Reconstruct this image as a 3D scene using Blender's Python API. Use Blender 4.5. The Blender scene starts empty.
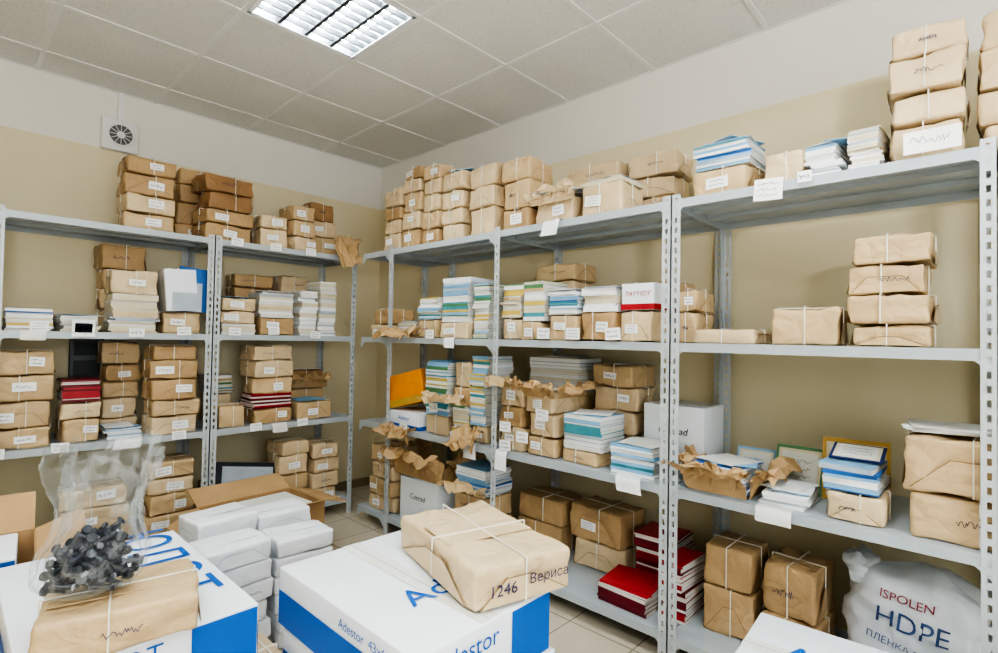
import bpy, math, random
from mathutils import Vector, Matrix, noise
from mathutils.bvhtree import BVHTree
random.seed(7)
R=random.Random(11)
scene=bpy.context.scene
COL=scene.collection
scene.view_settings.view_transform='AgX'
try: scene.view_settings.look='AgX - High Contrast'
except Exception: pass
scene.view_settings.exposure=0.05

# ------------------------------------------------------------ materials
def lin(c):
    return tuple(((x/255)/12.92 if x/255<=0.04045 else ((x/255+0.055)/1.055)**2.4) for x in c)
MATS={}
def mk(name,rgb,rough=0.6,var=0.08,scale=6,bump=0.0,bscale=30,metal=0.0,spec=0.4,kind=None):
    m=bpy.data.materials.new(name); m.use_nodes=True
    nt=m.node_tree; N=nt.nodes; L=nt.links
    b=N['Principled BSDF']; b.inputs['Roughness'].default_value=rough; b.inputs['Metallic'].default_value=metal
    b.inputs['Specular IOR Level'].default_value=spec
    g=N.new('ShaderNodeNewGeometry')
    n=N.new('ShaderNodeTexNoise'); n.inputs['Scale'].default_value=scale; n.inputs['Detail'].default_value=4
    L.new(g.outputs['Position'],n.inputs['Vector'])
    cr=N.new('ShaderNodeValToRGB'); c=lin(rgb)
    cr.color_ramp.elements[0].position=.3; cr.color_ramp.elements[1].position=.7
    cr.color_ramp.elements[0].color=(*[x*(1-var) for x in c],1)
    cr.color_ramp.elements[1].color=(*[min(1,x*(1+var)) for x in c],1)
    L.new(n.outputs['Fac'],cr.inputs['Fac']); L.new(cr.outputs['Color'],b.inputs['Base Color'])
    if bump>0:
        v=N.new('ShaderNodeTexVoronoi'); v.feature='DISTANCE_TO_EDGE'; v.inputs['Scale'].default_value=bscale
        n2=N.new('ShaderNodeTexNoise'); n2.inputs['Scale'].default_value=bscale*.6; n2.inputs['Detail'].default_value=5
        L.new(g.outputs['Position'],n2.inputs['Vector'])
        mx=N.new('ShaderNodeMix'); mx.data_type='VECTOR'; mx.inputs[0].default_value=.08
        L.new(g.outputs['Position'],mx.inputs[4]); L.new(n2.outputs['Color'],mx.inputs[5])
        L.new(mx.outputs[1],v.inputs['Vector'])
        ad=N.new('ShaderNodeMath'); ad.operation='ADD'
        L.new(v.outputs['Distance'],ad.inputs[0]); L.new(n2.outputs['Fac'],ad.inputs[1])
        bp=N.new('ShaderNodeBump'); bp.inputs['Strength'].default_value=bump; bp.inputs['Distance'].default_value=.01
        L.new(ad.outputs[0],bp.inputs['Height']); L.new(bp.outputs['Normal'],b.inputs['Normal'])
    MATS[name]=m
    return m
mk('kraft_a',(202,174,134),.5,.12,5,.9,15)
mk('kraft_b',(186,154,112),.5,.14,5,.9,15)
mk('kraft_c',(214,190,154),.48,.10,5,.9,15)
mk('kraft_d',(158,122,84),.55,.16,5,.8,15)
mk('crease',(138,108,74),.6,.1,5)
mk('cardboard',(184,150,108),.7,.08,8,.08,60)
mk('cardboard_dark',(132,98,66),.7,.1,8,.08,60)
mk('twine',(236,232,222),.8,.05,40)
mk('label',(248,248,248),.6,.02,10)
mk('ink',(52,52,92),.6,.1,10)
mk('white',(240,241,242),.55,.04,9)
mk('offwhite',(224,222,216),.6,.06,9)
mk('cream',(218,208,182),.6,.06,9)
mk('greyp',(174,182,192),.6,.08,9)
mk('ream_white',(234,236,240),.35,.05,9,.6,16)
mk('lblue',(134,180,214),.5,.1,12)
mk('blue',(48,104,174),.5,.12,12)
mk('navy',(34,50,102),.5,.12,12)
mk('teal',(74,146,160),.5,.14,12)
mk('green',(88,134,92),.5,.14,12)
mk('yellow',(210,182,92),.5,.12,12)
mk('red',(172,38,48),.45,.12,12)
mk('dred',(104,16,32),.45,.14,12)
mk('maroon',(142,22,42),.3,.14,12)
mk('pink',(200,150,156),.5,.12,12)
mk('dark',(44,46,52),.5,.1,12)
mk('orange',(232,144,36),.5,.08,12)
mk('gold',(196,156,70),.5,.1,12)
mk('print_blue',(8,92,180),.45,.04,6)
mk('box_white',(236,240,246),.45,.03,6)
mk('metal_paint',(180,188,194),.38,.04,5,metal=.1)
mk('metal_post',(192,198,202),.4,.04,5,metal=.1)
mk('plastic_white',(226,226,224),.4,.02,5)
mk('plastic_grey',(100,102,106),.5,.05,5)
mk('lamp_pan',(120,124,128),.5,.02,5)
mk('louvre_grey',(70,74,78),.5,.02,5)
mk('black_plastic',(34,38,50),.28,.1,20,spec=.6)
mk('sack',(222,226,232),.35,.06,12,.35,14)
mk('sack_red',(150,50,70),.5,.1,12)
mk('sack_blue',(60,84,130),.5,.1,12)
mk('baseb',(150,134,112),.5,.06,10)
def wallmat(name):
    m=mk(name,(224,212,180),.75,.025,1.5)
    nt=m.node_tree;N=nt.nodes;L=nt.links;b=N['Principled BSDF']
    g=N.new('ShaderNodeNewGeometry'); s=N.new('ShaderNodeSeparateXYZ'); L.new(g.outputs['Position'],s.inputs[0])
    gt=N.new('ShaderNodeMath'); gt.operation='GREATER_THAN'; gt.inputs[1].default_value=2.49; L.new(s.outputs['Z'],gt.inputs[0])
    mx=N.new('ShaderNodeMix'); mx.data_type='RGBA'
    old=b.inputs['Base Color'].links[0].from_socket
    L.new(gt.outputs[0],mx.inputs[0]); L.new(old,mx.inputs[6]); mx.inputs[7].default_value=(*lin((228,225,217)),1)
    L.new(mx.outputs[2],b.inputs['Base Color'])
    n=N.new('ShaderNodeTexNoise'); n.inputs['Scale'].default_value=60; n.inputs['Detail'].default_value=3
    L.new(g.outputs['Position'],n.inputs['Vector'])
    bp=N.new('ShaderNodeBump'); bp.inputs['Strength'].default_value=.12; bp.inputs['Distance'].default_value=.005
    L.new(n.outputs['Fac'],bp.inputs['Height']); L.new(bp.outputs['Normal'],b.inputs['Normal'])
wallmat('wall_paint')
def ceilmat():
    m=mk('ceiling_tile',(224,223,220),.9,.03,2)
    nt=m.node_tree;N=nt.nodes;L=nt.links;b=N['Principled BSDF']
    g=N.new('ShaderNodeNewGeometry')
    n=N.new('ShaderNodeTexNoise'); n.inputs['Scale'].default_value=90; n.inputs['Detail'].default_value=3
    L.new(g.outputs['Position'],n.inputs['Vector'])
    cr=N.new('ShaderNodeValToRGB'); cr.color_ramp.elements[0].position=.33; cr.color_ramp.elements[1].position=.43
    cr.color_ramp.elements[0].color=(.84,.84,.84,1); cr.color_ramp.elements[1].color=(1,1,1,1)
    L.new(n.outputs['Fac'],cr.inputs['Fac'])
    mx=N.new('ShaderNodeMix'); mx.data_type='RGBA'; mx.blend_type='MULTIPLY'; mx.inputs[0].default_value=1
    old=b.inputs['Base Color'].links[0].from_socket
    L.new(old,mx.inputs[6]); L.new(cr.outputs['Color'],mx.inputs[7]); L.new(mx.outputs[2],b.inputs['Base Color'])
ceilmat()
def floormat():
    m=mk('floor_tile',(208,196,176),.3,.06,4)
    nt=m.node_tree;N=nt.nodes;L=nt.links;b=N['Principled BSDF']
    g=N.new('ShaderNodeNewGeometry'); br=N.new('ShaderNodeTexBrick')
    br.offset=0; br.inputs['Scale'].default_value=1; br.inputs['Brick Width'].default_value=.33; br.inputs['Row Height'].default_value=.33
    br.inputs['Mortar Size'].default_value=.004; br.inputs['Color1'].default_value=(1,1,1,1); br.inputs['Color2'].default_value=(.93,.93,.93,1); br.inputs['Mortar'].default_value=(.45,.42,.38,1)
    L.new(g.outputs['Position'],br.inputs['Vector'])
    mx=N.new('ShaderNodeMix'); mx.data_type='RGBA'; mx.blend_type='MULTIPLY'; mx.inputs[0].default_value=1
    old=b.inputs['Base Color'].links[0].from_socket
    L.new(old,mx.inputs[6]); L.new(br.outputs['Color'],mx.inputs[7]); L.new(mx.outputs[2],b.inputs['Base Color'])
floormat()
def emis(name,strength,col):
    m=bpy.data.materials.new(name); m.use_nodes=True; b=m.node_tree.nodes['Principled BSDF']
    b.inputs['Emission Color'].default_value=(*col,1); b.inputs['Emission Strength'].default_value=strength
    MATS[name]=m
emis('tube',88,(.91,.99,1))
emis('fill_pane',6,(.84,.93,1))  # glowing pane of the added window, for fill
emis('fill_face',20,(1,.99,.97))  # glowing top of the added fill light
def bagmat():
    m=bpy.data.materials.new('clear_film'); m.use_nodes=True; nt=m.node_tree;N=nt.nodes;L=nt.links
    out=N['Material Output']; b=N['Principled BSDF']
    b.inputs['Base Color'].default_value=(.85,.88,.9,1); b.inputs['Roughness'].default_value=.14
    t=N.new('ShaderNodeBsdfTransparent'); t.inputs['Color'].default_value=(.97,.98,.99,1)
    mx=N.new('ShaderNodeMixShader'); lw=N.new('ShaderNodeLayerWeight'); lw.inputs['Blend'].default_value=.3
    g=N.new('ShaderNodeNewGeometry'); n=N.new('ShaderNodeTexNoise'); n.inputs['Scale'].default_value=14; n.inputs['Detail'].default_value=4; n.inputs['Distortion'].default_value=1.5
    L.new(g.outputs['Position'],n.inputs['Vector'])
    cr=N.new('ShaderNodeValToRGB'); cr.color_ramp.elements[0].position=.5; cr.color_ramp.elements[1].position=.68
    cr.color_ramp.elements[0].color=(.01,.01,.01,1); cr.color_ramp.elements[1].color=(.18,.18,.18,1)
    L.new(n.outputs['Fac'],cr.inputs['Fac'])
    bp=N.new('ShaderNodeBump'); bp.inputs['Strength'].default_value=.8; bp.inputs['Distance'].default_value=.02
    L.new(n.outputs['Fac'],bp.inputs['Height']); L.new(bp.outputs['Normal'],b.inputs['Normal']); L.new(bp.outputs['Normal'],lw.inputs['Normal'])
    ma=N.new('ShaderNodeMath'); ma.operation='MULTIPLY_ADD'; ma.inputs[1].default_value=.3
    L.new(lw.outputs['Facing'],ma.inputs[0]); L.new(cr.outputs['Color'],ma.inputs[2]); L.new(ma.outputs[0],mx.inputs[0])
    L.new(t.outputs[0],mx.inputs[1]); L.new(b.outputs[0],mx.inputs[2]); L.new(mx.outputs[0],out.inputs['Surface'])
    MATS['clear_film']=m
bagmat()

# ------------------------------------------------------------ mesh builder
T=lambda x,y,z: Matrix.Translation((x,y,z))
RX=lambda a: Matrix.Rotation(math.radians(a),4,'X')
RY=lambda a: Matrix.Rotation(math.radians(a),4,'Y')
RZ=lambda a: Matrix.Rotation(math.radians(a),4,'Z')
I=Matrix.Identity(4)
TXT={}
def text_geo(s,size,shear=0):
    k=(s,size,shear)
    if k in TXT: return TXT[k]
    c=bpy.data.curves.new('t','FONT'); c.body=s; c.size=size; c.align_x='CENTER'; c.align_y='CENTER'; c.shear=shear; c.resolution_u=3
    o=bpy.data.objects.new('t',c); COL.objects.link(o)
    dg=bpy.context.evaluated_depsgraph_get(); dg.update()
    me=bpy.data.meshes.new_from_object(o.evaluated_get(dg))
    r=([v.co.copy() for v in me.vertices],[list(p.vertices) for p in me.polygons])
    bpy.data.objects.remove(o); bpy.data.meshes.remove(me); bpy.data.curves.remove(c)
    TXT[k]=r; return r
class MB:
    def __init__(s): s.v=[];s.f=[];s.m=[];s.s=[];s.mats=[]
    def mi(s,n):
        if n not in s.mats: s.mats.append(n)
        return s.mats.index(n)
    def add(s,vs,fs,mat,M=I,smooth=False):
        o=len(s.v); s.v+= [M@Vector(v) for v in vs]; i=s.mi(mat)
        for f in fs: s.f.append([o+a for a in f]); s.m.append(i); s.s.append(smooth)
    def box(s,M,w,d,h,mat,tw=0):
        a,b=w/2,d/2
        s.add([(-a,-b,0),(a,-b,0),(a,b,0),(-a,b,0),(-a,-b,h),(a,-b,h),(a,b,h),(-a,b,h)],
              [(3,2,1,0),(4,5,6,7),(0,1,5,4),(1,2,6,5),(2,3,7,6),(3,0,4,7)],mat,M)
    def aa(s,x0,x1,y0,y1,z0,z1,mat):
        x0,x1=min(x0,x1),max(x0,x1);y0,y1=min(y0,y1),max(y0,y1)
        s.box(T((x0+x1)/2,(y0+y1)/2,z0),x1-x0,y1-y0,z1-z0,mat)
    def rbox(s,M,w,d,h,mat,r=.008,nz=.003,seed=0,n=4,fr=11):
        H=(w/2,d/2,h/2); r=min(r,min(H)*.9)
        def ax(q):
            k=[-q,-q+r*.4]+[(-q+r)+(2*q-2*r)*i/n for i in range(n+1)]+[q-r*.4,q]
            return k
        A=[ax(q) for q in H]; idx={};vs=[];fs=[]
        sv=Vector((seed*3.17,seed*1.7,seed*.9))
        def vid(p):
            k=(round(p[0],6),round(p[1],6),round(p[2],6))
            if k in idx: return idx[k]
            c=Vector([max(-(H[i]-r),min(H[i]-r,p[i])) for i in range(3)]); dv=Vector(p)-c
            nn=dv.normalized() if dv.length>1e-9 else Vector((0,0,1))
            q=c+nn*r
            q+=nn*nz*(noise.noise(q*fr+sv)*1.6+noise.noise(q*fr*2.7+sv)*.8)
            q.z+=H[2]
            if q.z<0: q.z=0
            idx[k]=len(vs); vs.append(q); return idx[k]
        for a in range(3):
            b,c=(a+1)%3,(a+2)%3
            for sg in (-1,1):
                for i in range(len(A[b])-1):
                    for j in range(len(A[c])-1):
                        q=[]
                        for (ii,jj) in ((i,j),(i+1,j),(i+1,j+1),(i,j+1)):
                            p=[0,0,0]; p[a]=sg*H[a]; p[b]=A[b][ii]; p[c]=A[c][jj]; q.append(vid(p))
                        fs.append(q if sg>0 else q[::-1])
        s.add(vs,fs,mat,M,True)
    def text(s,M,t,size,mat,shear=0):
        v,f=text_geo(t,size,shear); s.add(v,f,mat,M)
    def cyl(s,M,r0,r1,h,mat,n=12,smooth=True):
        vs=[];fs=[]
        for z,r in ((0,r0),(h,r1)):
            for i in range(n): a=2*math.pi*i/n; vs.append((r*math.cos(a),r*math.sin(a),z))
        for i in range(n): j=(i+1)%n; fs.append((i,j,n+j,n+i))
        s.add(vs,fs,mat,M,smooth)
        s.add(vs[:n],[tuple(range(n))[::-1]],mat,M); s.add(vs[n:],[tuple(range(n))],mat,M)
    def obj(s,name,loc=(0,0,0),rz=0,parent=None,M=None):
        me=bpy.data.meshes.new(name); me.from_pydata([tuple(v) for v in s.v],[],s.f)
        for n in s.mats: me.materials.append(MATS[n])
        me.polygons.foreach_set('material_index',s.m); me.polygons.foreach_set('use_smooth',s.s); me.update()
        o=bpy.data.objects.new(name,me); COL.objects.link(o)
        if M is not None: o.matrix_world=M
        else:
            o.location=loc; o.rotation_euler=(0,0,math.radians(rz))
        if parent: o.parent=parent
        return o
def empty(name,loc=(0,0,0)):
    e=bpy.data.objects.new(name,None); COL.objects.link(e); e.location=loc; e.empty_display_size=.1; return e
def fM(M,side,w,d,h,u,v,off=.002):
    if side=='F': return M@T(u,-d/2-off,v)@RX(90)
    if side=='L': return M@T(-w/2-off,u,v)@RZ(-90)@RX(90)
    if side=='R': return M@T(w/2+off,u,v)@RZ(90)@RX(90)
    if side=='T': return M@T(u,v,h+off)
def scribble(mb,M,w,h,mat='ink',rows=2,th=.0008):
    for k in range(rows):
        y=h*(.5-(k+.5)/rows); x=-w/2
        px,py=x,y
        while x<w/2*R.uniform(.7,1):
            x+=w*R.uniform(.02,.05); ny=y+R.uniform(-1,1)*h*.28/rows
            dx,dy=x-px,ny-py; L=math.hypot(dx,dy); nx,nyy=-dy/L*th,dx/L*th
            mb.add([(px-nx,py-nyy,.0006),(x-nx,ny-nyy,.0006),(x+nx,ny+nyy,.0006),(px+nx,py+nyy,.0006)],[(0,1,2,3)],mat,M)
            px,py=x,ny
def label(mb,M,w=.075,h=.045):
    M=M@RZ(R.uniform(-4,4))
    mb.add([(-w/2,-h/2,0),(w/2,-h/2,0),(w/2,h/2,0),(-w/2,h/2,0)],[(0,1,2,3)],'label',M)
    scribble(mb,M,w*.75,h*.8,rows=R.choice([1,2,2,3]),th=.0006)
def pkg(mb,M,w,d,h,tone='kraft_a',lab=None,twine=True,n=6,nz=None,write=None,seed=None):
    sd=R.random()*50 if seed is None else seed
    if nz is None: nz=R.uniform(.005,.009)
    mb.rbox(M,w,d,h,tone,r=R.uniform(.009,.015),nz=nz,seed=sd,n=n,fr=R.uniform(8,13))
    o=nz*.8
    sides=(('L',d),('R',d)) if R.random()<.6 else (('F',w),('L',d))
    cr='crease' if tone!='ream_white' else 'greyp'
    for side,ww in sides:
        Mf=fM(M,side,w,d,h,0,0,o)
        a=ww*.44; k1=R.uniform(.05,.24)*ww;k2=R.uniform(.05,.24)*ww; tz=h*R.uniform(.45,.75)
        P=[(-a,h*.07),(a,h*.07),(k1,tz),(-k2,tz*R.uniform(.9,1.1))]
        mb.add([(x,y,0) for x,y in P],[(0,1,2,3)],tone,Mf)
        for (p,q) in ((P[0],P[3]),(P[1],P[2]),(P[3],P[2])):
            dx,dy=q[0]-p[0],q[1]-p[1];L=math.hypot(dx,dy); nx,ny=-dy/L*.001,dx/L*.001
            mb.add([(p[0]-nx,p[1]-ny,.0008),(q[0]-nx,q[1]-ny,.0008),(q[0]+nx,q[1]+ny,.0008),(p[0]+nx,p[1]+ny,.0008)],[(0,1,2,3)],cr,Mf)
    mb.box(M@T(R.uniform(-.02,.02)*w,d*R.uniform(-.12,.12),h+.0015)@RZ(R.uniform(-2,2)),w*.9,d*.34,.002,tone)
    if twine:
        tw=.0034;e=nz*.62; yo=R.uniform(-.08,.08)*d; xo=R.uniform(-.12,.12)*w; t2=.0034
        mb.box(M@T(0,yo,h+e-.001),w+2*e,tw,t2,'twine')
        for sx in(-1,1): mb.box(M@T(sx*(w/2+e),yo,0.002),t2,tw,h+e-.002,'twine')
        mb.box(M@T(xo,0,h+e-.001),tw,d+2*e,t2,'twine')
        for sy in(-1,1): mb.box(M@T(xo,sy*(d/2+e),0.002),tw,t2,h+e-.002,'twine')
    if lab is None: lab=R.random()<.6
    if lab and R.random()<.9:
        lw=min(R.uniform(.06,.10),w*.42); label(mb,fM(M,'F',w,d,h,R.uniform(-.24,.24)*w,h*R.uniform(.42,.6),nz+.002),lw,min(R.uniform(.032,.052),h*.55))
    elif write or R.random()<.3:
        scribble(mb,fM(M,'F',w,d,h,R.uniform(-.15,.15)*w,h*.5,nz+.002),w*R.uniform(.25,.45),h*.3,rows=1,th=.0008)
PAL={'w':['white','offwhite','white','cream','greyp'],'cr':['cream','offwhite','cream','white','kraft_c','greyp'],
 'teal':['teal','lblue','teal','lblue','offwhite','yellow','lblue','green','white'],'blue':['lblue','lblue','blue','white','teal','lblue','greyp','white'],
 'yg':['yellow','green','cream','offwhite','cream','white','teal','kraft_a'],'red':['dred','maroon','red','dred'],'mix':['blue','white','yellow','red','cream','dark','offwhite','green','white','white'],
 'rw':['red','white','maroon','white'],'wb':['white','white','white','greyp','lblue'],'dk':['cardboard_dark','kraft_d','dark']}
def pile(mb,M,w,d,h,pal,th=.008,jit=.008):
    z=0;P=PAL[pal];bx=by=0;rz=0
    while z<h-.002:
        t=min(h-z,th*R.uniform(.4,1.6))
        c=R.choice(P)
        k=R.random()
        if R.random()<.25: bx,by,rz=R.uniform(-jit,jit)*1.2,R.uniform(-jit,jit),R.uniform(-5,5)
        Mj=M@T(bx+R.uniform(-jit,jit)*.4,by+R.uniform(-jit,jit)*.4,z)@RZ(rz+R.uniform(-2,2))
        if t>.006 and c not in('white','offwhite','cream'):
            mb.box(Mj,w*.92,d*.92,t-.002,'offwhite'); mb.box(Mj@T(0,0,t-.002),w*.925,d*.925,.002,c)
            if k<.6: mb.box(Mj@T(0,-d*.463,0),w*.925,.002,t,c)
        else: mb.box(Mj,w*.93,d*.93,t-.0004,c)
        z+=t
    return z

LV=[.12,.725,1.325,1.925]
def place(side,lvl,t0,t1,off,dep):
    tc=(t0+t1)/2
    if side=='L': return (-2.75+tc,-.56+off+dep/2,LV[lvl]+.001),0
    return (-.65+off+dep/2,-4.12+tc,LV[lvl]+.001),-90
def stack(side,lvl,t0,t1,segs,off=.04,dep=.24,tone=None,name=None,lab=None,jr=5,th=.008,loose=0):
    loc,rz=place(side,lvl,t0,t1,off,dep)
    mb=MB(); w=(t1-t0)*.955; z=0; nk=0;np_=0
    for sg in segs:
        if sg[0]=='k':
            n=sg[2]; hs=[R.uniform(.78,1.22) for _ in range(n)]; sm=sum(hs); hs=[q/sm*sg[1] for q in hs]
            for i in range(n):
                hh=hs[i]
                tn=sg[3] if len(sg)>3 else (tone or R.choice(['kraft_a','kraft_a','kraft_b','kraft_c']))
                if R.random()<.15: tn='kraft_c'
                s=R.uniform(.86,.98)
                pkg(mb,T(R.uniform(-.01,.01),R.uniform(-.012,.008),z)@RZ(R.uniform(-jr,jr)),w*s,dep*s,hh-.006,tn,lab)
                z+=hh
            nk+=sg[1]
        elif sg[0]=='p':
            pile(mb,T(0,0,z),w,dep*.96,sg[1],sg[2],th); z+=sg[1]; np_+=sg[1]
    for i in range(loose):
        mb.box(T(R.uniform(-.02,.02),R.uniform(-.02,.02),z+.004+.0025*i)@RZ(R.uniform(-25,25)),min(w*.8,.2),dep*.8,.0018,R.choice(['white','offwhite','lblue']))
    nm=name or ('wrapped_package_stack' if nk>=np_ else 'magazine_pile')
    return mb.obj(nm,loc,rz)

# ------------------------------------------------------------ room
CZ=2.87; X0=-4.8; Y0=-6.0
def wall(name,x0,x1,y0,y1):
    mb=MB(); mb.aa(x0,x1,y0,y1,0,CZ+.12,'wall_paint'); mb.obj(name)
wall('wall_back',X0-.1,.1,0,.1); wall('wall_right',0,.1,Y0,0)
wall('wall_left',X0-.1,X0,Y0,0); wall('wall_front',X0-.1,.1,Y0-.1,Y0)
mb=MB(); mb.aa(X0-.1,.1,Y0-.1,.1,-.1,0,'floor_tile'); mb.obj('floor')
for nm,a in (('baseboard_back',(X0,0,-.012,0)),('baseboard_right',(-.012,0,Y0,-.012))):
    mb=MB(); mb.aa(*a,0,.07,'baseb'); mb.obj(nm)
ys=[0,-.3]+[-.3-.6*k for k in range(1,10)]+[-6.0]
lamps=[(2,3),(2,6),(5,3),(5,6),(2,9),(5,9)]
mb=MB()
for i in range(8):
    for j in range(len(ys)-1):
        if (i,j) in lamps: continue
        mb.aa(-.6*i-.003,-.6*i-.597,ys[j]-.003,ys[j+1]+.003,CZ,CZ+.015,'ceiling_tile')
mb.aa(X0-.1,.1,Y0-.1,.1,CZ+.12,CZ+.15,'ceiling_tile')
mb.obj('ceiling')
mb=MB()
for i in range(9): mb.aa(-.6*i-.012,-.6*i+.012,Y0,0,CZ-.004,CZ+.02,'plastic_white')
for y in ys: mb.aa(X0,0,y-.012,y+.012,CZ-.0045,CZ+.02,'plastic_white')
mb.obj('trim_1')
for (i,j) in lamps:
    cx,cy=-.6*i-.3,(ys[j]+ys[j+1])/2
    e=empty('ceiling_lamp',(cx,cy,CZ))
    mb=MB()
    mb.aa(-.286,.286,-.286,.286,.085,.09,'lamp_pan')
    for s in (-1,1):
        mb.aa(s*.286,s*.282,-.286,.286,0,.09,'lamp_pan'); mb.aa(-.286,.286,s*.286,s*.282,0,.09,'lamp_pan')
        mb.aa(s*.286,s*.268,-.286,.286,-.004,.0,'box_white'); mb.aa(-.286,.286,s*.286,s*.268,-.004,0,'box_white')
    mb.obj('housing',parent=e)
    mb=MB()
    for k in range(4):
        x=-.21+.14*k
        mb.cyl(T(x,-.27,.055)@RX(-90),.016,.016,.54,'tube')
    mb.obj('tubes',parent=e)
    mb=MB()
    for k in range(5): mb.aa(-.28+.14*k-.009,-.28+.14*k+.009,-.28,.28,.0,.03,'louvre_grey')
    for k in range(1,9): mb.aa(-.28,.28,-.28+.0622*k-.0035,-.28+.0622*k+.0035,.002,.028,'louvre_grey')
    mb.obj('louvre',parent=e)
e=empty('added_fill_window',(-2.6,Y0+.02,1.6))  # added, unseen window: glows to fill goods and ceiling from behind the camera
mb=MB(); mb.box(T(0,-.005,-.7),1.8,.01,1.4,'fill_pane')
for x in (-.93,0,.93): mb.box(T(x,.02,-.76),.07,.05,1.52,'plastic_white')
for z in (-.76,.70): mb.box(T(0,.02,z),1.86,.05,.06,'plastic_white')
mb.obj('frame',parent=e)
e=empty('added_fill_on_stand',(-3.15,-4.9,0))  # added, unseen fill light behind the camera, brightens the ceiling
mb=MB(); mb.cyl(T(0,0,.35),.012,.012,1.4,'dark',10); mb.box(T(0,0,1.72),.3,.3,.12,'dark'); mb.box(T(0,0,1.841),.28,.28,.002,'fill_face')
for a in (0,120,240): mb.cyl(RZ(a)@T(.4,0,.012)@RY(-48),.01,.01,.54,'dark',8)
mb.obj('fill_body',parent=e)
la=bpy.data.lights.new('added_fill_light','AREA'); la.shape='SQUARE'; la.size=.27; la.energy=105; la.color=(1,.99,.98)
lo=bpy.data.objects.new('added_fill_light',la); COL.objects.link(lo); lo.parent=e
lo.location=(0,0,1.85); lo.rotation_euler=(math.radians(180-18),math.radians(18),0)

# ------------------------------------------------------------ racks
def flange(mb,x,y,ax,sg,w,z0,z1,thx):
    def seg(a,b,za,zb):
        if ax=='x': mb.aa(x+sg*a,x+sg*b,y,y+thx*.002,za,zb,'metal_post')
        else: mb.aa(x,x+thx*.002,y+sg*a,y+sg*b,za,zb,'metal_post')
    seg(0,.36*w,z0,z1); seg(.64*w,w,z0,z1)
    z=z0
    while z<z1:
        seg(.36*w,.64*w,z,min(z1,z+.020)); z+=.042
def post(mb,x,y,sx,sy,h=1.945,w=.038):
    flange(mb,x,y,'x',sx,w,.0,h,sy); flange(mb,x,y,'y',sy,w,.0,h,sx)
def shelf(mb,x0,x1,y0,y1,z,front):
    t='metal_paint'; mb.aa(x0,x1,y0,y1,z-.003,z,t)
    L=.034
    mb.aa(x0,x1,y0,y0+.002,z-L,z-.003,t); mb.aa(x0,x1,y1-.002,y1,z-L,z-.003,t)
    mb.aa(x0,x0+.002,y0+.002,y1-.002,z-L,z-.003,t); mb.aa(x1-.002,x1,y0+.002,y1-.002,z-L,z-.003,t)
    if front=='y':
        mb.aa(x0,x1,y0,y0+.015,z-L-.002,z-L,t)
        for k in (1/3,2/3): yy=y0+(y1-y0)*k; mb.aa(x0+.003,x1-.003,yy-.02,yy+.02,z-.022,z-.003,t)
        for xx,s in((x0,1),(x1,-1)): mb.add([(xx,y0-.002,z-L),(xx+s*.05,y0-.002,z-L),(xx,y0-.002,z-L-.045),(xx+s*.05,y0,z-L),(xx,y0,z-L),(xx,y0,z-L-.045)],[(0,1,2),(3,4,5),(0,1,3,4),(1,2,5,3)],t)
    else:
        mb.aa(x0,x0+.015,y0,y1,z-L-.002,z-L,t)
        for k in (1/3,2/3): xx=x0+(x1-x0)*k; mb.aa(xx-.02,xx+.02,y0+.003,y1-.003,z-.022,z-.003,t)
        for yy,s in((y0,1),(y1,-1)): mb.add([(x0-.002,yy,z-L),(x0-.002,yy+s*.05,z-L),(x0-.002,yy,z-L-.045),(x0,yy+s*.05,z-L),(x0,yy,z-L),(x0,yy,z-L-.045)],[(0,1,2),(3,4,5),(0,1,3,4),(1,2,5,3)],t)
e=empty('metal_shelving_rack',(-2.1,-.3,0))
def par(o,e):
    o.parent=e; o.matrix_parent_inverse=Matrix.Translation(-Vector(e.location))
mb=MB(); yf,yb=-.56,-.045
for (x,sx) in ((-3.59,1),(-2.58,-1),(-2.58,1),(-1.581,-1),(-1.577,1),(-.575,-1)):
    post(mb,x,yf,sx,1); post(mb,x,yb,sx,-1)
par(mb.obj('posts'),e)
mb=MB()
for (a,b) in ((-3.587,-2.583),(-2.577,-1.584),(-1.574,-.578)):
    for z in LV: shelf(mb,a,b,yf+.003,yb-.003,z,'y')
par(mb.obj('shelves'),e)
e=empty('metal_shelving_rack',(-.36,-2.6,0))
mb=MB(); xf,xb=-.65,-.07
for (y,sy) in ((-1.09,-1),(-2.09,-1),(-3.118,1),(-3.122,-1),(-4.118,1),(-4.122,-1),(-5.1,1)):
    post(mb,xf,y,1,sy); post(mb,xb,y,-1,sy)
post(mb,xb,-.76,-1,-1)
par(mb.obj('posts'),e)
mb=MB()
for (a,b) in ((-1.087,-.763),(-2.087,-1.093),(-3.115,-2.093),(-4.115,-3.125),(-5.097,-4.125)):
    for z in LV: shelf(mb,xf+.003,xb-.003,a,b,z,'x')
par(mb.obj('shelves'),e)

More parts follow.
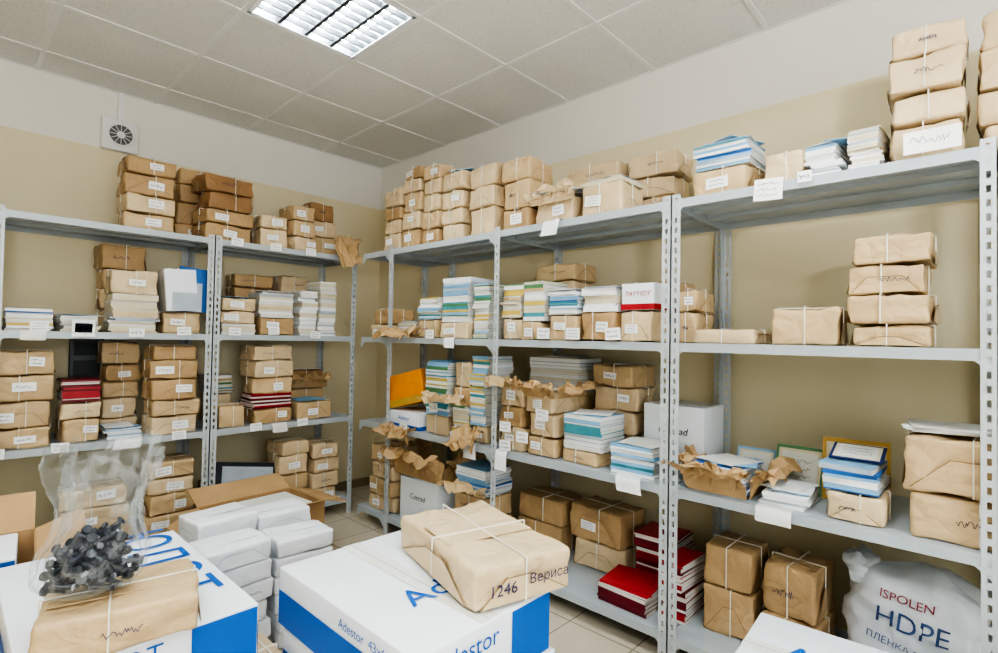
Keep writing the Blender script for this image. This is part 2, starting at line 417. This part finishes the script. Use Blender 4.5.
# ------------------------------------------------------------ goods, back wall rack
S=stack
k=lambda h,n,*a:('k',h,n,*a)
p=lambda h,c:('p',h,c)
S('L',3,.69,.98,[k(.43,4)],lab=True)
S('L',3,1.03,1.36,[k(.49,4,'kraft_b')],off=.31,dep=.19)
S('L',3,1.11,1.43,[k(.20,2,'kraft_b'),k(.22,2,'kraft_d')],jr=7)
S('L',3,1.45,1.66,[k(.22,2,'kraft_c')],lab=True)
S('L',3,1.67,1.86,[k(.33,3)],lab=True)
S('L',3,1.87,2.1,[k(.27,2),k(.14,1,'kraft_d')],off=.16,dep=.26)
S('L',2,.0,.2,[p(.1,'w')],th=.006);S('L',2,.215,.42,[p(.12,'mix')],th=.012);S('L',2,.43,.61,[p(.085,'cr')],loose=2)
S('L',2,-.3,-.05,[k(.22,2)])
S('L',2,.65,.9,[p(.22,'cr'),k(.14,1,'kraft_c')],th=.012); S('L',2,.64,.88,[k(.53,4)],off=.29,dep=.2)
S('L',2,.915,1.14,[k(.13,1)],lab=True)
S('L',2,1.23,1.46,[p(.07,'cr'),k(.17,2,'kraft_c')],loose=1); S('L',2,1.38,1.66,[k(.43,4,'kraft_b')],off=.29,dep=.2)
S('L',2,1.475,1.73,[k(.12,1),p(.17,'cr')],lab=True,th=.014,loose=3)
S('L',2,1.75,1.89,[p(.32,'w')],th=.014,name='paper_pile'); S('L',2,1.9,2.04,[p(.4,'w')],th=.016,name='paper_pile')
S('L',2,1.72,1.98,[k(.45,4)],off=.29,dep=.2)
S('L',2,.3,.6,[k(.1,1)],off=.29,dep=.2)
S('L',1,-.1,.12,[k(.4,3)]);S('L',1,.145,.435,[k(.5,4,'kraft_a')],lab=True)
S('L',1,.45,.635,[k(.22,2),p(.12,'red')],th=.012)
S('L',1,.66,.87,[k(.545,5)],off=.29,dep=.2); S('L',1,.65,.83,[p(.055,'wb')],loose=2)
S('L',1,.85,1.125,[k(.53,5)],lab=None,off=.03,dep=.23)
S('L',1,1.22,1.41,[k(.14,1)]); S('L',1,1.25,1.42,[k(.2,1),p(.12,'yg')],off=.3,dep=.2)
S('L',1,1.43,1.73,[k(.1,1),p(.1,'red'),k(.33,3)],lab=True)
S('L',1,1.75,2.03,[k(.13,1)],loose=2); S('L',1,1.78,2.1,[k(.2,1),k(.14,1,'kraft_d')],off=.3,dep=.2)
S('L',0,.45,.8,[k(.35,3)]);S('L',0,.84,1.125,[k(.44,4)]); S('L',0,1.24,1.5,[k(.2,2,'kraft_b')],off=.27,dep=.22)
S('L',0,1.64,1.86,[k(.46,4)]);S('L',0,1.87,2.1,[k(.42,4,'kraft_c')])
mb=MB()
for i in range(7):
    mb.box(T(-.09+.026*i,0,0)@RY(-6+R.uniform(-1,1)),.018,.2,.25+R.uniform(-.01,.01),['offwhite','white','blue','white','greyp','lblue','navy'][i])
mb.box(T(.03,-.118,.0)@RX(-4)@RY(4),.17,.005,.27,'blue'); 
mb.box(T(-.02,-.128,.0)@RX(-6)@RY(-3),.17,.004,.255,'box_white'); mb.box(T(.0,-.135,.0)@RX(-9)@RY(3),.16,.002,.20,'greyp')
mb.obj('document_folder_set',(-2.75+1.03,-.40,LV[2]+.137))
mb=MB()
mb.box(I,.40,.02,.29,'black_plastic'); mb.box(T(0,-.012,.03),.33,.004,.23,'greyp')
mb.box(T(0,.012,.06),.2,.01,.12,'dark')
mb.obj('framed_board',M=T(-2.75+1.42,-.51,.19)@RX(-22)@RY(10))

# ------------------------------------------------------------ goods, right wall rack
S('R',3,2.98,3.2,[k(.44,4)],off=.05); S('R',3,3.22,3.34,[k(.25,2,'kraft_d')],off=.2)
S('R',3,2.76,2.955,[k(.55,5)]); S('R',3,2.56,2.75,[k(.52,5)])
S('R',3,2.33,2.54,[k(.43,4,'kraft_c')],loose=2); S('R',3,2.06,2.315,[k(.42,3,'kraft_c')],lab=False); S('R',3,1.82,2.045,[k(.12,1),k(.28,2,'kraft_a')],lab=False)
S('R',3,1.52,1.8,[k(.14,1)],lab=True); S('R',3,1.42,1.8,[k(.36,3,'kraft_c')],off=.3,dep=.24,lab=False)
S('R',3,1.25,1.5,[k(.15,1),p(.02,'w')],off=.03,loose=4); S('R',3,1.13,1.4,[k(.34,3,'kraft_c')],off=.3,dep=.24,lab=False)
S('R',3,.69,.93,[k(.11,1),p(.10,'blue')],off=.03,loose=2)
S('R',3,.515,.655,[k(.12,1,'kraft_c')])
S('R',3,.395,.505,[p(.12,'wb')],loose=2);S('R',3,.29,.39,[p(.145,'w')])
S('R',3,.065,.275,[k(.44,4,'kraft_c')],off=.03,dep=.28,lab=False)
S('R',3,-.2,.045,[k(.45,4,'kraft_c')],off=.1,dep=.28,lab=False)
S('R',2,3.06,3.3,[k(.2,2)]); S('R',2,2.8,3.0,[p(.1,'w')],loose=3)
S('R',2,2.56,2.78,[k(.12,1),p(.14,'teal')],th=.012)
S('R',2,2.27,2.53,[k(.1,1),p(.12,'teal'),p(.15,'blue')],th=.014,lab=True); S('R',2,2.11,2.25,[p(.32,'teal')],th=.012)
S('R',2,1.87,2.02,[k(.12,1),p(.18,'yg')],th=.014);S('R',2,1.71,1.86,[k(.1,1),p(.21,'yg')],th=.014)
S('R',2,1.7,2.0,[k(.44,4)],off=.3); S('R',2,2.2,2.5,[k(.3,2)],off=.3)
S('R',2,1.5,1.695,[k(.13,1),p(.12,'blue')],lab=True,loose=3); S('R',2,1.28,1.485,[k(.14,1),p(.12,'w')],lab=True,th=.02)
S('R',2,1.09,1.265,[k(.14,1)],lab=True); S('R',2,.95,1.05,[k(.24,2)],off=.15)
S('R',2,1.1,1.5,[k(.3,3)],off=.31)
S('R',2,.665,.94,[k(.06,1)],lab=False); S('R',2,.41,.64,[k(.14,1,'kraft_a')],lab=False)
S('R',2,.15,.395,[k(.375,4,'kraft_a')],lab=False,dep=.3,jr=3)
S('R',1,2.44,2.68,[k(.12,1),p(.33,'teal')],th=.012,loose=2);S('R',1,2.27,2.42,[p(.2,'yg'),k(.26,2)],th=.012);S('R',1,2.12,2.26,[k(.1,1),p(.4,'teal')],th=.012)
S('R',1,1.83,2.02,[k(.36,3)],lab=True);S('R',1,1.62,1.82,[k(.34,3)],lab=True,loose=2)
S('R',1,1.65,2.05,[k(.3,2),p(.2,'w')],off=.31,loose=3)
S('R',1,1.35,1.59,[k(.07,1),p(.17,'blue')],th=.012,loose=1); S('R',1,1.32,1.6,[k(.48,4)],off=.31)
S('R',1,1.08,1.32,[p(.13,'blue')],th=.01,loose=2)
S('R',1,.7,.93,[p(.11,'blue')],th=.006,loose=2); S('R',1,.5,.67,[p(.05,'w')],th=.006,loose=3)
S('R',1,.28,.46,[k(.1,1,'kraft_c'),p(.09,'blue')],th=.012)
S('R',1,-.09,.225,[k(.32,2,'kraft_a')],lab=False,dep=.3,jr=2)
S('R',0,2.1,2.38,[k(.3,2),p(.15,'blue')]); S('R',0,1.75,2.12,[k(.3,2,'kraft_b')],off=.31)
S('R',0,1.36,1.72,[k(.32,2,'kraft_b')],off=.31)
S('R',0,1.1,1.38,[p(.1,'red')],th=.012,name='folder_pile'); S('R',0,.97,1.09,[p(.25,'red')],off=.1,th=.014,name='folder_pile')
S('R',0,1.1,1.34,[p(.26,'red')],off=.3,th=.014,name='folder_pile')
S('R',0,.71,.94,[k(.36,2,'kraft_b')],off=.15,lab=False,dep=.26);S('R',0,.47,.69,[k(.35,2,'kraft_b')],off=.16,lab=False,dep=.26)
S('R',0,2.98,3.3,[k(.45,4)])
def cert(name,side,lvl,t,off,z,w,h,edge,tilt=-22,rz_=0):
    loc,rz=place(side,lvl,t-w/2,t+w/2,off,.02)
    mb=MB(); mb.box(I,w,.006,h,edge); mb.box(T(0,-.0035,h*.07),w*.88,.002,h*.86,'cream'); mb.box(T(0,-.005,h*.13),w*.74,.001,h*.74,'offwhite')
    scribble(mb,fM(I,'F',w,.006,h,0,h*.5,.0035),w*.6,h*.5,rows=3,mat=edge)
    return mb.obj(name,M=T(loc[0],loc[1],loc[2]+z)@RZ(rz+rz_)@RX(tilt))
cert('certificate_sheet','R',1,.60,.30,.0,.18,.19,'green'); cert('certificate_sheet','R',1,.40,.31,.0,.22,.24,'gold',rz_=8,tilt=-14)
cert('certificate_sheet','R',1,.37,.12,.198,.16,.11,'navy',tilt=-70); cert('certificate_sheet','R',1,.78,.34,.0,.16,.15,'lblue')
def printed_box(name,side,lvl,t0,t1,off,dep,h,z=0,tilt=0,ry=0,body='box_white',band='print_blue',txt=None,tmat='dark',ts=.34):
    loc,rz=place(side,lvl,t0,t1,off,dep); w=t1-t0
    mb=MB(); mb.rbox(I,w,dep,h,body,r=.004,nz=.0008,n=2)
    if band: mb.box(T(0,0,.001),w+.003,dep+.003,h*.22,band)
    mb.box(T(0,0,h+.0005),w*.98,.05,.001,'cream')
    if txt: mb.text(fM(I,'F',w,dep,h,0,h*.6,.004),txt,h*ts,tmat,.2)
    return mb.obj(name,M=T(loc[0],loc[1],loc[2]+z)@RZ(rz+tilt)@RY(ry))
printed_box('white_carton','R',1,.98,1.28,.31,.24,.3,txt='Conrad',band=None,ts=.16)
printed_box('white_carton','R',0,2.55,2.93,.06,.3,.28,txt='Conrad',band=None,ts=.18)
printed_box('white_carton','R',1,2.70,3.03,.03,.26,.11,band='print_blue',txt='Adestor',tmat='print_blue')
printed_box('orange_carton','R',1,2.72,3.04,.05,.22,.21,z=.155,tilt=10,ry=-14,body='orange',band='gold')
printed_box('red_printed_carton','R',2,1.1,1.26,.05,.22,.12,z=.144,body='box_white',band='red',txt='TAYYIOY',tmat='red',ts=.25)

def wings(name,loc,rz,w,d,sides,hgt=.08,out=.09,tone='kraft_b',base=True,drop=0):
    mb=MB()
    for sd in sides:
        L=w if sd in 'FB' else d; dd=d if sd in 'FB' else w
        Ms={'F':I,'B':RZ(180),'L':RZ(-90),'R':RZ(90)}[sd]
        nx,ny=16,10;vs=[];fs=[];sdv=R.random()*40
        for j in range(ny+1):
            for i in range(nx+1):
                u=i/nx-.5;v=j/ny
                taper=1+.25*v-.9*v*v*abs(noise.noise(Vector((sdv,v,1))))
                x=u*L*taper; y=-dd/2-.006-out*(v**1.2)*(1+.7*noise.noise(Vector((u*4,sdv,2)))); z=.004+hgt*math.sin(v*2.2)-drop*v*v
                q=Vector((x,y,z)); nn=Vector((noise.noise(Vector((u*6,v*4,sdv))),noise.noise(Vector((u*6,v*4,sdv+9))),noise.noise(Vector((u*7,v*5,sdv+19)))))
                q+=nn*.055*min(1,v*2); q.y=min(q.y,-dd/2-.004)
                if drop==0: q.z=max(q.z,.003)
                vs.append(q)
        for j in range(ny):
            for i in range(nx): a=j*(nx+1)+i; fs.append((a,a+1,a+nx+2,a+nx+1))
        mb.add(vs,fs,tone,Ms,j%2==0)
    return mb.obj(name,loc,rz)
def wr(side,lvl,t0,t1,off,dep,sides,z=0,**k2):
    loc,rz=place(side,lvl,t0,t1,off,dep); wings('torn_kraft_wrapper',(loc[0],loc[1],loc[2]+z),rz,(t1-t0),dep,sides,**k2)
wr('R',1,.7,.93,.04,.24,'FLR',tone='kraft_b',out=.09,hgt=.11)
wr('R',1,1.62,1.82,.04,.24,'FR',z=.30,out=.10,hgt=.07)
wr('R',1,1.83,2.02,.04,.24,'F',z=.33,out=.08,hgt=.05,tone='kraft_a')
wr('R',1,2.27,2.6,.04,.24,'F',z=.2,out=.10,hgt=.07,tone='kraft_a',drop=.04)
wr('R',1,2.12,2.3,.04,.24,'F',z=.06,out=.10,hgt=.05,tone='kraft_b',drop=.12)
wr('R',1,2.72,3.05,.04,.24,'F',z=-.02,out=.10,hgt=.05,drop=.07)
wr('R',2,2.72,3.05,.04,.24,'F',z=.0,out=.11,hgt=.06,drop=.05)
wr('R',0,2.5,2.98,.06,.3,'FLR',z=.29,out=.11,hgt=.17,tone='kraft_b')
wr('R',0,2.1,2.4,.04,.24,'F',z=.3,out=.08,hgt=.05,tone='kraft_a')
wr('L',3,1.98,2.16,.0,.2,'F',z=.09,out=.10,hgt=.09,tone='kraft_b',drop=.24)
wr('L',1,1.78,2.1,.28,.2,'F',z=.2,out=.08,hgt=.09,tone='kraft_b')
wr('R',3,1.52,1.8,.04,.24,'F',z=.1,out=.04,hgt=.06,tone='kraft_c')
wr('L',0,1.24,1.5,.27,.22,'F',z=.02,out=.07,hgt=.05,tone='kraft_a')
mb=MB()
for i in range(9): mb.box(T(R.uniform(-.02,.02),R.uniform(-.02,.02),i*.003)@RZ(R.uniform(-25,25)),.24,.2,.002,R.choice(['white','offwhite','greyp']))
mb.obj('loose_paper_sheets',(-.65+.14,-4.12+1.66,LV[3]+.152),-90)
mb=MB()
for i in range(7): mb.box(T(0,0,i*.0025)@RZ(R.uniform(-12,12)),.2,.2,.002,R.choice(['white','offwhite']))
mb.obj('loose_paper_sheets',(-.65+.17,-4.12+.12,LV[1]+.331),-90)
# sheets drooping over shelf lips
def droop(side,lvl,t,w=.13,mat='white',over=.07,z=.003):
    loc,rz=place(side,lvl,t-w/2,t+w/2,-.10,.2)   # local y=0 is the shelf front line
    mb=MB(); nx,ny=6,12; vs=[];fs=[]; L=.04+over; sd=R.random()*20; sk=R.uniform(-.3,.3)
    for j in range(ny+1):
        s=L*j/ny
        for i in range(nx+1):
            u=(i/nx-.5)*w
            if s<.04: y=.036-s; zz=z+.001
            else: a=min(1.35,(s-.04)/.02); y=-.004-.012*math.sin(a)-max(0,s-.06)*.15; zz=z-(s-.04)*(1 if s>.06 else .7)
            vs.append((u+sk*s+.0,y-.004*abs(noise.noise(Vector((u*20,s*20,sd)))),zz))
    for j in range(ny):
        for i in range(nx): a=j*(nx+1)+i; fs.append((a,a+1,a+nx+2,a+nx+1))
    mb.add(vs,fs,mat,I,True)
    mb.obj('loose_paper_sheets',loc,rz)
for a in (('R',1,1.2,.12,'white',.06),('R',1,.6,.12,'offwhite',.05),('R',1,2.2,.1,'white',.08),('L',1,.76,.13,'white',.05),('L',2,.33,.1,'offwhite',.05),('R',2,2.4,.09,'white',.06),('R',1,1.95,.08,'white',.1),('L',1,1.6,.1,'offwhite',.06),('R',3,1.62,.1,'white',.08)): droop(*a)

def sack():
    mb=MB(); w,d,h=.38,.26,.43
    mb.rbox(I,w,d,h,'sack',r=.12,nz=.022,seed=4,n=10,fr=9)
    bv=BVHTree.FromPolygons(mb.v,mb.f)
    def proj(s,size,cx,cz,mat):
        v,f=text_geo(s,size,0); out=[]
        for q in v:
            h_=bv.ray_cast(Vector((q.x+cx,-1,q.y+cz)),Vector((0,1,0)))
            out.append(Vector((q.x+cx,(h_[0].y if h_[0] else -.1)-.008,q.y+cz)))
        mb.add(out,f,mat)
    proj('HDPE',.082,-.0,.27,'sack_blue'); proj('ISPOLEN',.04,-.02,.345,'sack_red'); proj('ПЛЕНКА 25 kg',.03,-.02,.19,'sack_blue')
    mb.rbox(T(-.13,0,.34)@RY(-50),.08,.16,.10,'sack',r=.035,nz=.02,seed=9,n=6,fr=25)
    mb.obj('plastic_sack',M=T(-.65+.29,-4.12+.245,LV[0]+.002)@RZ(-90)@RY(6))
sack()
wr('R',0,.30,.46,.02,.08,'FB',out=.06,hgt=.08)

mb=MB()
def tagL(x,z,w=.075,h=.05): 
    M=T(x,-.567,z)@RX(90); label(mb,M,w,h)
for px in [-2.4,-2.22,-1.98,-1.74,-1.45,-1.2,-.9]: tagL(px,1.325+.01+R.uniform(-.01,.02))
for px in [-2.55,-2.3,-1.75,-1.3,-.98]: tagL(px,.725-.005)
for px in [-1.45,-1.2,-.95]: tagL(px,1.925-.005)
tagL(-2.22,1.345,.1,.09)
mb.obj('shelf_label_tags')
mb=MB()
def tagR(y,z,w=.08,h=.055,t=None):
    M=T(-.658,y,z)@RZ(-90)@RX(90); label(mb,M,w,h)
tagR(-3.50,1.90,.10,.08);tagR(-3.62,1.925,.045,.04);tagR(-3.97,1.97,.14,.07)
for y,z in ((-2.25,1.97),(-1.3,1.35),(-1.55,1.35),(-2.45,1.36),(-2.63,1.36),(-2.85,1.36),(-1.3,.74),(-1.8,.75),(-2.2,.86),(-2.32,.82),(-2.2,.76),(-2.45,.95),(-1.6,.9)): tagR(y,z)
mb.obj('shelf_label_tags')

# ------------------------------------------------------------ floor goods
def adbox(mb,M,w,d,h,txt='Adestor',txt2='43x61',top=None,sz=1):
    mb.rbox(M,w,d,h,'box_white',r=.005,nz=.0012,n=3,seed=R.random()*9)
    def quad(side,u0,u1,v0,v1,mat='print_blue'):
        Mf=fM(M,side,w,d,h,0,0,.0025); mb.add([(u0,v0,0),(u1,v0,0),(u1,v1,0),(u0,v1,0)],[(0,1,2,3)],mat,Mf)
    quad('F',w*.16,w*.49,h*.04,h*.96)
    quad('F',-w*.49,w*.16,h*.04,h*.2)
    quad('L',-d*.49,d*.49,h*.04,h*.62); quad('R',-d*.49,d*.49,h*.04,h*.62)
    mb.text(fM(M,'F',w,d,h,-w*.17,h*.74,.004),txt,.062*sz,'print_blue')
    mb.text(fM(M,'F',w,d,h,-w*.19,h*.42,.004),txt2,.058*sz,'dark')
    mb.text(fM(M,'L',w,d,h,-d*.2,h*.80,.004),txt+'  '+txt2,.034*sz,'print_blue')
    mb.box(M@T(0,0,h+.0012),.06,d*.99,.0006,'offwhite')
    mb.box(M@T(0,0,h+.0019),.0025,d*.99,.0004,'greyp')
mb=MB(); H=.165
for i in range(4):
    dx,dy=[(.012,-.01),(-.008,.008),(.014,-.012),(0,0)][i]
    adbox(mb,T(dx,dy,i*H)@RZ([1,-1.5,1.2,0][i]),.455,.635,H-.003)
mb.text(T(.10,-.11,4*H+.001)@RZ(0),'Adestor',.12,'print_blue')
mb.obj('printed_carton_stack',(-1.825,-2.92,.001))
mb=MB(); pkg(mb,I,.30,.48,.105,'kraft_c',lab=False,n=14,nz=.006,seed=3)
mb.text(fM(I,'F',.30,.48,.105,-.07,.045,.010),'1246',.042,'ink'); mb.text(fM(I,'F',.30,.48,.105,.07,.055,.010),'Вериса',.036,'ink')
mb.obj('wrapped_package',(-1.645,-3.01,4*H+.005),-15)
mb=MB(); H2=.156
for i in range(4): adbox(mb,T([.01,-.008,.006,0][i],[0,.01,-.008,0][i],i*H2),.47,.74,H2-.003,txt='ЮЛОТ',txt2='52x74')
mb.text(T(.12,.10,4*H2)@RZ(-90),'ЮЛОТ',.2,'print_blue')
mb.obj('printed_carton_stack',(-2.385,-2.33,.001))
mb=MB(); pkg(mb,I,.30,.25,.095,'kraft_a',lab=False,n=12,nz=.006,seed=8)
mb.obj('wrapped_package',(-2.43,-2.60,4*H2+.004),-12)
def carton(name,loc,rz,w,d,h,flaps=((35),(50),(20),(60)),mat='cardboard',fill=None,fl=.2,fh=.75):
    mb=MB(); t=.006
    mb.aa(-w/2,w/2,-d/2,d/2,0,t,mat)
    for s in(-1,1):
        mb.aa(s*w/2,s*(w/2-t),-d/2,d/2,t,h,mat); mb.aa(-w/2+t,w/2-t,s*d/2,s*(d/2-t),t,h,mat)
    for (a,(M,L)) in zip(flaps,((T(0,-d/2,h),w),(T(w/2,0,h)@RZ(90),d),(T(0,d/2,h)@RZ(180),w),(T(-w/2,0,h)@RZ(-90),d))):
        mb.box(M@RX(a)@T(0,-fl/2,0),L*.98,fl,.005,mat)
    if fill: 
        pile(mb,T(0,0,t),w*.85,d*.85,h*fh,fill,.02,.004)
    return mb.obj(name,loc,rz)
carton('open_carton',(-1.47,-1.10,.001),4,.55,.38,.37,(-20,15,-25,25),fill='w',fl=.16,fh=.98)
carton('open_carton',(-2.72,-1.72,.001),-5,.44,.38,.60,(50,-20,-60,30),fill='wb',fl=.14)
mb=MB(); adbox(mb,I,.34,.28,.15,sz=.8); mb.obj('printed_carton',(-2.72,-1.725,.465),-5)
for (x,y,h,n) in ((-1.91,-1.85,.50,6),(-1.62,-1.82,.46,6),(-1.88,-1.60,.54,6),(-1.60,-1.58,.5,6)):
    mb=MB()
    for i in range(n): pkg(mb,T(R.uniform(-.012,.012),R.uniform(-.01,.01),h/n*i)@RZ(R.uniform(-7,7)),.25,.20,h/n-.004,'ream_white',lab=False,twine=False,n=5,nz=.005)
    mb.obj('white_wrapped_ream_stack',(x,y,.001))
mb=MB()
for i in range(3): pkg(mb,T(0,0,.15*i),.065,.3,.145,'kraft_c',lab=False)
mb.obj('wrapped_package_stack',(-2.10,-2.62,.001))
mb=MB()
for i in range(3): adbox(mb,T(0,[.004,-.006,0][i],i*H2),.43,.61,H2-.003)
mb.text(T(.0,.12,3*H2)@RZ(-90),'Ad',.16,'print_blue')
mb.obj('printed_carton_stack',(-1.10,-3.88,.001),4)
def bag():
    e=empty('clear_plastic_bag',(-2.49,-2.60,4*H2+.116))
    HB=.31
    nz_,na=36,72; vs=[];fs=[]
    prof=[(0,.03),(.004,.08),(.03,.10),(.08,.105),(.13,.085),(.18,.075),(.22,.085),(.27,.105),(.40,.125)]
    for j in range(nz_+1):
        z=HB*j/nz_
        for i in range(len(prof)-1):
            if prof[i][0]<=z<=prof[i+1][0]+1e-6:
                f=(z-prof[i][0])/(prof[i+1][0]-prof[i][0]); r=prof[i][1]*(1-f)+prof[i+1][1]*f; break
        am=min(1,z/.14)
        for i in range(na):
            a=2*math.pi*i/na; c_,s_=math.cos(a),math.sin(a)
            n1=noise.noise(Vector((c_*2,s_*2,z*5))); n2=abs(noise.noise(Vector((c_*4.5,s_*4.5,z*5+4)))); n3=abs(noise.noise(Vector((c_*8,s_*8,z*12+9))))
            rr=r*(1+am*(.35*n1-.5*n2-.12*n3)+.12*(1-am)*n1)
            zz=z*(1+(.3*noise.noise(Vector((c_*1.8,s_*1.8,3)))+.08*noise.noise(Vector((c_*4,s_*4,8))))*(j/nz_)**2)
            vs.append((rr*c_*1.1+.04*(z/HB)**2,rr*s_*.85,zz))
    for j in range(nz_):
        for i in range(na): b=j*na; i2=(i+1)%na; fs.append((b+i,b+i2,b+na+i2,b+na+i))
    fs.append(tuple(range(na))[::-1])
    mb=MB(); mb.add(vs,fs,'clear_film',I,True); mb.obj('film',parent=e)
    mb=MB()
    for i in range(130):
        z=R.uniform(.012,.12); rm=.083*(1-.4*(z/.12)); a=R.uniform(0,6.28); r=rm*math.sqrt(R.random())
        M=T(r*math.cos(a),r*math.sin(a)*.8,z)@RZ(R.uniform(0,360))@RX(R.uniform(50,130))@T(0,0,-.02)
        bm_=R.choice(['black_plastic','black_plastic','plastic_grey' if i%4==0 else 'dark'])
        mb.cyl(M,.0065,.005,.044,bm_,10); mb.cyl(M@T(0,0,.044),.011,.010,.007,bm_,10)
        mb.cyl(M@T(0,0,-.003),.008,.0065,.004,'greyp' if i%5==0 else 'plastic_grey',8)
    mb.obj('black_plugs',parent=e)
bag()
mb=MB()
mb.rbox(T(0,0,0),.20,.05,.20,'plastic_white',r=.012,nz=0,n=3)
M=T(0,-.025,.1)@RX(90)
mb.cyl(M,.078,.072,.008,'plastic_white',32); mb.cyl(M@T(0,0,.008),.062,.062,.002,'plastic_grey',32); mb.cyl(M@T(0,0,.01),.022,.02,.004,'plastic_white',24)
for a in range(0,180,30): mb.box(M@T(0,0,.0095)@RZ(a),.12,.003,.003,'plastic_white')
mb.aa(-.014,.014,.0,.025,.2,.285,'plastic_white')
mb.obj('wall_fan_vent',(-1.99,-.026,2.475+.008))
mb=MB(); mb.aa(-.012,.012,-.022,0,0,CZ-2.766-.006,'plastic_white'); mb.obj('trim_2',(-1.99,-.002,2.768))
mb=MB(); mb.rbox(I,.17,.035,.28,'plastic_grey',r=.01,nz=0,n=2); mb.box(T(0,-.02,.03),.13,.008,.1,'dark'); mb.box(T(0,-.02,.16),.13,.008,.08,'dark')
mb.obj('electrical_panel',(-2.12,-.019,1.02))

# ------------------------------------------------------------ camera
F=Vector((.7266,.687,0)); Rr=Vector((.687,-.7266,0)); U=Vector((0,0,1))
pt=math.radians(1.3); f=(F*math.cos(pt)+U*math.sin(pt)); u=(U*math.cos(pt)-F*math.sin(pt))
th=.018; u2=u*math.cos(th)-Rr*math.sin(th); r2=Rr*math.cos(th)+u*math.sin(th)
cam=bpy.data.cameras.new('camera'); co=bpy.data.objects.new('camera',cam); COL.objects.link(co)
M=Matrix.Identity(4)
for i in range(3): M[i][0]=r2[i]; M[i][1]=u2[i]; M[i][2]=-f[i]
M[0][3],M[1][3],M[2][3]=-2.75,-4.12,1.33
co.matrix_world=M; cam.sensor_width=36; cam.lens=529/998*36; cam.clip_start=.02
scene.camera=co
w=bpy.data.worlds.new('world'); scene.world=w; w.use_nodes=True; w.node_tree.nodes['Background'].inputs[0].default_value=(.8,.85,.9,1); w.node_tree.nodes['Background'].inputs[1].default_value=.3
